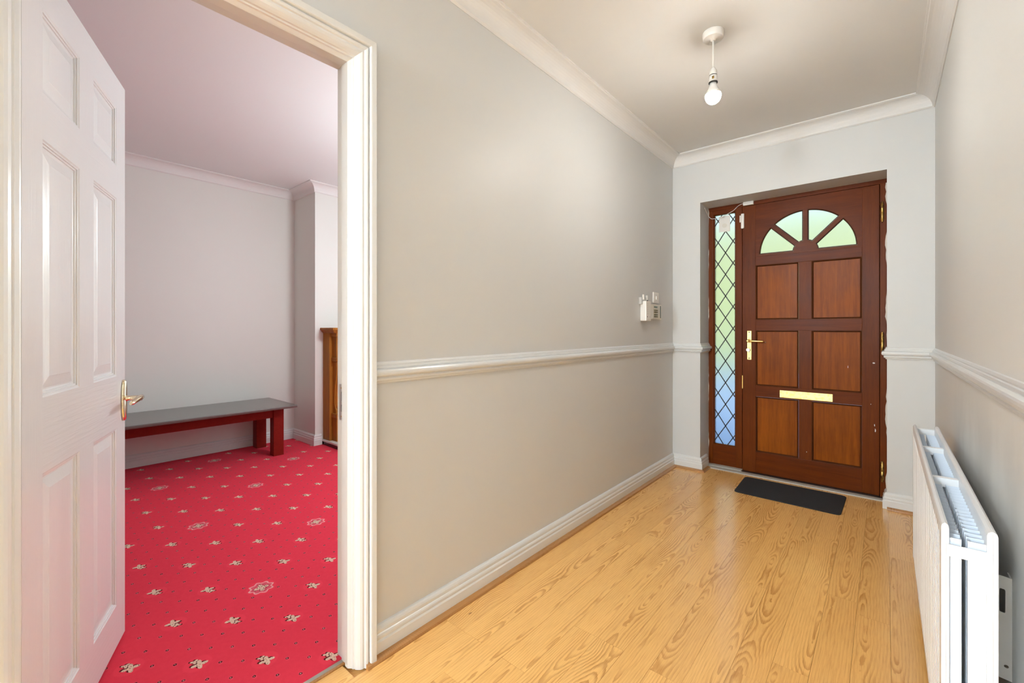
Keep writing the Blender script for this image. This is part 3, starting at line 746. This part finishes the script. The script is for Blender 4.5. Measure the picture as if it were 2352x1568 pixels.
for c in (3.008, 3.030):
    for k in range(6): wb('speaker_slot', 'plastic_grey', o, .0465, .0474, c - .002, c + .002, 1.232 + k * .014, 1.239 + k * .014, 0)
wb('button', 'dark_slot', o, .0465, .0478, 3.004, 3.012, 1.209, 1.217, .001); wb('button', 'plastic_grey', o, .0465, .0478, 3.045, 3.053, 1.209, 1.217, .001); wb('button', 'plastic_grey', o, .0465, .0478, 3.028, 3.034, 1.190, 1.195, .001)
tag(o, 'tall white wall handset box with slots, left of the keypad', 'handset')
o = empty('alarm_keypad', (XL, 3.21, 1.2))
wb('housing', 'plastic_cream', o, .0, .030, 3.112, 3.308, 1.199, 1.309, .004); wb('display', 'lcd', o, .0295, .0306, 3.165, 3.226, 1.283, 1.297, .0004); wb('side_strip', 'lcd', o, .0295, .0306, 3.278, 3.296, 1.207, 1.301, .0004)
wb('cover_seam', 'plastic_grey', o, .0297, .0303, 3.150, 3.152, 1.203, 1.305, 0); wb('cover_seam', 'plastic_grey', o, .0297, .0303, 3.245, 3.247, 1.203, 1.305, 0)
for r_ in range(4):
    for c in range(3): wb('key', 'key_olive', o, .0295, .0325, 3.163 + c * .0245, 3.183 + c * .0245, 1.2125 + r_ * .0145 + (.004 if r_ > 1 else 0), 1.223 + r_ * .0145 + (.004 if r_ > 1 else 0), .001)
tag(o, 'cream alarm keypad with small display and olive keys', 'alarm keypad')
o = empty('light_switch', (XL, 3.256, 1.32))
wb('plate', 'plastic_white', o, .0, .011, 3.206, 3.306, 1.322, 1.404, .003); wb('rocker', 'plastic_white', o, .0105, .017, 3.246, 3.274, 1.349, 1.374, .002)
tag(o, 'square white light switch above the alarm keypad', 'light switch')

# ------------------------------------------------------------------ pendant bulb
PX_, PY_ = -.6215, 2.199
o = empty('pendant_light', (PX_, PY_, ZC))
B().lathe([(.046, 0), (.047, -.004), (.0465, -.018), (.045, -.030), (.042, -.033), (.012, -.034), (.0115, -.040), (.006, -.041)], 40).build('ceiling_rose', 'plastic_white', o)
B().tube([(0, 0, -.036), (0, 0, -.176)], .0042, 10).build('flex', 'plastic_white', o)
B().lathe([(.0055, -.166), (.009, -.170), (.0165, -.184), (.0185, -.203)], 28).build('holder_cap', 'plastic_white', o)
B().lathe([(.0175, -.203), (.0175, -.2065)], 28).build('holder_seam', 'dark_slot', o)
B().lathe([(.0190, -.2065), (.0190, -.236)], 28).build('lamp_holder', 'plastic_white', o)
B().lathe([(.0200, -.236), (.0200, -.2405), (.0150, -.2405)], 28).build('skirt_ring', 'dark_slot', o)
B().box(.004, .0135, -.0196, -.0175, -.228, -.216).build('rating_label', 'brass_old', o, None, (0, 0, R(-10)))
B().lathe([(.0145, -.2405), (.0165, -.252), (.0225, -.268), (.0285, -.279), (.0345, -.2935)], 32).build('bulb_collar', 'plastic_white', o)
gl = [(.0345, -.2935)]
for k in range(1, 8):
    a = R(13) - (R(13) + math.pi / 2) * k / 7; gl.append((.0345 * math.cos(a) + .0005, -.3015 + .0345 * math.sin(a) * 1.05))
B().lathe(gl, 20).build('bulb', 'bulb_glow', o)
tag(o, 'bare lit bulb hanging from a white ceiling rose', 'pendant lamp')

# two unseen fill lights added as pendants: behind the camera and in the carpeted room
def fill_pendant(x, y, drop, power, radius, col, label):
    o = empty('pendant_light', (x, y, ZC))
    B().lathe([(.046, 0), (.046, -.025), (.012, -.034)], 32).build('ceiling_rose', 'plastic_white', o)
    B().tube([(0, 0, -.03), (0, 0, -drop + radius + .06)], .004, 8).build('flex', 'plastic_white', o)
    B().lathe([(.006, -drop + radius + .07), (.018, -drop + radius + .05), (.018, -drop + radius + .01)], 20).build('lamp_holder', 'plastic_white', o)
    d = bpy.data.lights.new('bulb', 'POINT'); d.energy = power; d.shadow_soft_size = radius; d.color = col  # the added fill light itself, no bulb is modelled
    l = bpy.data.objects.new('bulb', d); COL.objects.link(l); l.parent = o; l.location = (0, 0, -drop)
    tag(o, label, 'pendant lamp')
fill_pendant(-1.10, -2.85, .58, 370, .34, (.82, .93, 1.0), 'added fill lamp in the hall, unseen behind the camera')
fill_pendant(-2.30, 2.20, .80, 48, .15, (.88, .97, 1.0), 'added fill lamp in the carpeted room, hidden by the hall wall')

# ------------------------------------------------------------------ radiator
RY0, RY1, RZ0, RZ1 = 1.350, 2.655, .100, .700
rad = empty('radiator', (.135, (RY0 + RY1) / 2, RZ0)); ry = (RY0 + RY1) / 2
def panel_mesh(xa, xb, out):
    """pressed steel panel: outward face fluted, rounded top and bottom, x in world"""
    b = B(); n = 34; pit = (RY1 - RY0 - .05) / n; secs = []
    zs = [(RZ0, .0045), (RZ0 + .012, .0), (RZ0 + .034, .0)] ; H = RZ1 - RZ0
    y_list = [RY0]
    prof = []
    for k in range(n):
        y0 = RY0 + .025 + k * pit
        prof += [(y0, 0), (y0 + pit * .55, 0), (y0 + pit * .59, .009), (y0 + pit * .95, .009), (y0 + pit * .99, 0)]
    prof = [(RY0, 0)] + prof + [(RY1, 0)]
    face_x = xa if out < 0 else xb; d = 1 if out < 0 else -1
    def row(z, fl, ins=0): return [(face_x + d * (g * fl + ins) - .135, y - ry, z - RZ0) for y, g in prof]
    b.grid([row(RZ0, 0, .005), row(RZ0 + .006, 0, .001), row(RZ0 + .035, 0), row(RZ0 + .045, 1), row(RZ1 - .045, 1), row(RZ1 - .035, 0), row(RZ1 - .010, 0, 0), row(RZ1 - .004, 0, .0015), row(RZ1, 0, .006)], False)
    th = abs(xb - xa); back_x = (xb if out < 0 else xa) - .135; fx = face_x - .135
    y0, y1, H = RY0 - ry, RY1 - ry, RZ1 - RZ0
    cs = [(fx + d * .006, H), (fx + d * .0015, H - .004), (fx, H - .010), (fx, .006), (fx + d * .005, 0), (back_x - d * .005, 0), (back_x, .006), (back_x, H - .010), (back_x - d * .0015, H - .004), (back_x - d * .006, H)]
    b.face([(x, y0, z) for x, z in cs]); b.face([(x, y1, z) for x, z in cs])
    b.grid([[(x, y0, z) for x, z in cs[5:]], [(x, y1, z) for x, z in cs[5:]]]); b.grid([[(x, y0, z) for x, z in (cs[0], cs[-1])], [(x, y1, z) for x, z in (cs[0], cs[-1])]]); b.grid([[(x, y0, z) for x, z in (cs[4], cs[5])], [(x, y1, z) for x, z in (cs[4], cs[5])]])
    return b
FXa, FXb, GXa, GXb = .0935, .1060, .1625, .1790
panel_mesh(FXa, FXb, -1).build('front_panel', 'radiator_white', rad); panel_mesh(GXa, GXb, 1).build('back_panel', 'radiator_white', rad)
for xa, xb in ((FXa + .0035, FXb - .0035), (GXa + .0035, GXb - .0035)):       # weld seams on the near ends
    B().box(xa - .135 + .004, xb - .135 - .004, RY0 - ry - .0025, RY0 - ry + .002, .004, RZ1 - RZ0 - .004, .001).build('seam', 'radiator_white', rad)
# convector fins: channel plates welded to the inside of either panel
NF = 46; pit = (RY1 - RY0 - .03) / NF
f1 = B().box(0, .0200, -.0004, .0004, 0, .545).box(.0192, .0200, 0, pit * .52, 0, .545); f1 = f1.build('fin', 'fin_white', rad); fm1 = f1.data
f2 = B().box(-.0275, 0, -.0004, .0004, 0, .545).box(-.0275, -.0267, 0, pit * .52, 0, .545); f2 = f2.build('fin', 'fin_white', rad); fm2 = f2.data
for k in range(NF):
    for me, ob, x in ((fm1, f1, FXb), (fm2, f2, GXa)):
        o = ob if k == 0 else link('fin', me, rad)
        o.location = (x - .135, RY0 + .010 + k * pit - ry, .022)
for yy, first in ((RY0 - .004, 1), (1.815, 0), (2.25, 0), (RY1 - .012, 0)):
    z1 = .656 if first else .684; hh = .026
    B().box((FXa + .008 if first else FXb) - .135, (GXb - .008 if first else GXa) - .135, yy - ry, yy - ry + (.0025 if first else .022), z1 - hh - RZ0, z1 - RZ0, .0008).build('strap', 'radiator_white', rad)
tag(rad, 'white double panel radiator with convector fins by the right wall', 'radiator')
br = empty('radiator_bracket', (XR, 1.537, .307))
b = B().sheet([(-.046, 0.0), (0, -.006), (0, .234), (-.046, .240)], [[(-.0200, .154), (-.0185, .151), (-.0120, .150), (-.0105, .153), (-.0105, .203), (-.0120, .206), (-.0185, .207), (-.0200, .204)], [(-.009 + .004 * math.cos(2 * math.pi * k / 10), .026 + .004 * math.sin(2 * math.pi * k / 10)) for k in range(10)]], -.0015, .0015)
b.build('plate', 'gloss_white', br); B().box(-.003, 0, .0015, .035, -.006, .234).build('wall_flange', 'gloss_white', br)
tag(br, 'slotted white bracket fixing the radiator to the wall', 'bracket')

# ------------------------------------------------------------------ bench
bn = empty('bench', (-4.315, 1.0, 0)); bx, by = -4.315, 1.0
def bb(nm, mat, x0, x1, y0, y1, z0, z1, bev=.003): return B().box(x0 - bx, x1 - bx, y0 - by, y1 - by, z0, z1, bev).build(nm, mat, bn)
bb('top', 'bench_top', -4.632, -3.998, .255, 1.740, .426, .450, .006)
for y0, y1 in ((.33, .415), (1.582, 1.667)):
    for x0, x1 in ((-4.600, -4.505), (-4.195, -4.110)): bb('leg', 'bench_red', x0, x1, y0, y1, 0, .426)
bb('apron', 'bench_red', -4.150, -4.125, .415, 1.582, .340, .426); bb('apron', 'bench_red', -4.59, -4.565, .415, 1.582, .340, .426)
for y0, y1 in ((.35, .375), (1.622, 1.647)): bb('apron', 'bench_red', -4.505, -4.195, y0, y1, .340, .426)
tag(bn, 'low dark red wooden bench with a black top against the wall', 'bench')

# ------------------------------------------------------------------ fireplace surround and hearth
FY0, FY1 = 2.071, 3.371; fy = (FY0 + FY1) / 2
fs = empty('fireplace_surround', (BX, fy, .05))
def sb(nm, x0, x1, y0, y1, z0, z1, bev=.002): return B().box(x0 - BX, x1 - BX, y0 - fy, y1 - fy, z0 - .05, z1 - .05, bev).build(nm, 'surround_oak', fs)
for sgn_ in (1, -1):
    def ym(a, b_): return (a, b_) if sgn_ == 1 else (2 * fy - b_, 2 * fy - a)
    sb('side_board', BX, -4.070, *ym(FY0, FY0 + .19), .05, 1.085)
    y0, y1 = ym(FY0 + .028, FY0 + .155)
    sb('plinth_block', -4.070, -3.985, y0, y1, .05, .275); sb('collar', -4.070, -3.972, *ym(FY0 + .018, FY0 + .165), .275, .315, .006)
    c = [(-4.070, .315), (-4.010, .315), (-4.010, .345), (-4.022, .365), (-4.036, .40), (-4.038, .46), (-4.030, .54), (-4.014, .62), (-4.000, .70), (-3.996, .75), (-4.002, .80), (-4.006, .815), (-4.070, .815)]
    b = B(); b.prism([(x - BX, z - .05) for x, z in c], 'y', y0 + .006 - fy, y1 - .006 - fy); b.build('scroll_pilaster', 'surround_oak', fs)
    for q in (.2, .5, .8):
        yy = y0 + (y1 - y0) * q; path = [(x + .001 - BX, yy - fy, z - .05) for x, z in c[3:-2]]
        B().tube(path, .009, 8).build('reed', 'surround_oak', fs)
    sb('collar', -4.070, -3.975, *ym(FY0 + .018, FY0 + .165), .815, .852, .006)
    sb('top_block', -4.070, -3.990, y0, y1, .852, 1.050); sb('capital', -4.070, -3.972, *ym(FY0 + .018, FY0 + .165), 1.050, 1.085, .006)
sb('header', BX, -4.070, FY0 + .19, FY1 - .19, .80, 1.085)
shp = [(0, 1.085), (.235, 1.085), (.262, 1.100), (.268, 1.110), (.268, 1.112), (.276, 1.115), (.276, 1.134), (.272, 1.138), (0, 1.138)]
shp2 = [(0, 1.085), (.135, 1.085), (.242, 1.090), (.262, 1.100), (.276, 1.116), (.276, 1.134), (.272, 1.138), (0, 1.138)]
b = B(); rows = []
for i, z in ((.0, 1.085), (.006, 1.092), (.018, 1.104), (.020, 1.112), (.030, 1.116), (.030, 1.134), (.026, 1.138)):
    rows.append([(0, FY0 - i - fy, z - .05), (.225 + i, FY0 - i - fy, z - .05), (.225 + i, FY1 + i - fy, z - .05), (0, FY1 + i - fy, z - .05)])
b.grid(rows, True, False, True); b.build('mantel_shelf', 'surround_oak', fs)
B().box(0, .03, FY0 + .19 - fy, FY1 - .19 - fy, 0, .75).build('fire_back', 'fire_black', fs)
tag(fs, 'varnished oak fireplace surround with scroll pilasters, mostly behind the jamb', 'fireplace')
hh = empty('hearth', (BX, fy, 0))
B().box(.0, .44, 2.052 - fy, 3.39 - fy, .034, .050, .002).build('top_slab', 'marble_top', hh); B().box(.0, .432, 2.060 - fy, 3.38 - fy, 0, .034).build('base', 'marble_dark', hh)
tag(hh, 'pale marble hearth slab on a dark base', 'hearth')

# ------------------------------------------------------------------ outside, seen blurred through the frosted glass
struct(B().box(-14, 10, 4.0, 40, -.25, -.15).build('driveway', 'paving'), 'pale paved driveway outside the front door', 'driveway')
random.seed(11)
def hedge(cx, cy, wx, wy, hz, label):
    bm = bmesh.new(); bmesh.ops.create_cube(bm, size=1); bmesh.ops.subdivide_edges(bm, edges=list(bm.edges), cuts=14, use_grid_fill=True)
    for v in bm.verts:
        c = v.co; r_ = 1 + .10 * (random.random() - .5); f = (abs(c.x) * 2) ** 6 * .10
        v.co = Vector((c.x * wx * r_, c.y * wy * r_, (c.z + .5) * hz * (1 - f * .3) * (1 + .05 * (random.random() - .5))))
    b = B(); b.take(bm, True); o = b.build('garden_hedge', 'hedge_leaf', None, (cx, cy, -.2)); tag(o, label, 'hedge')
hedge(-3.0, 16.0, 24, 2.0, 5.0, 'tall clipped green hedge outside, blurred behind the frosted glass')
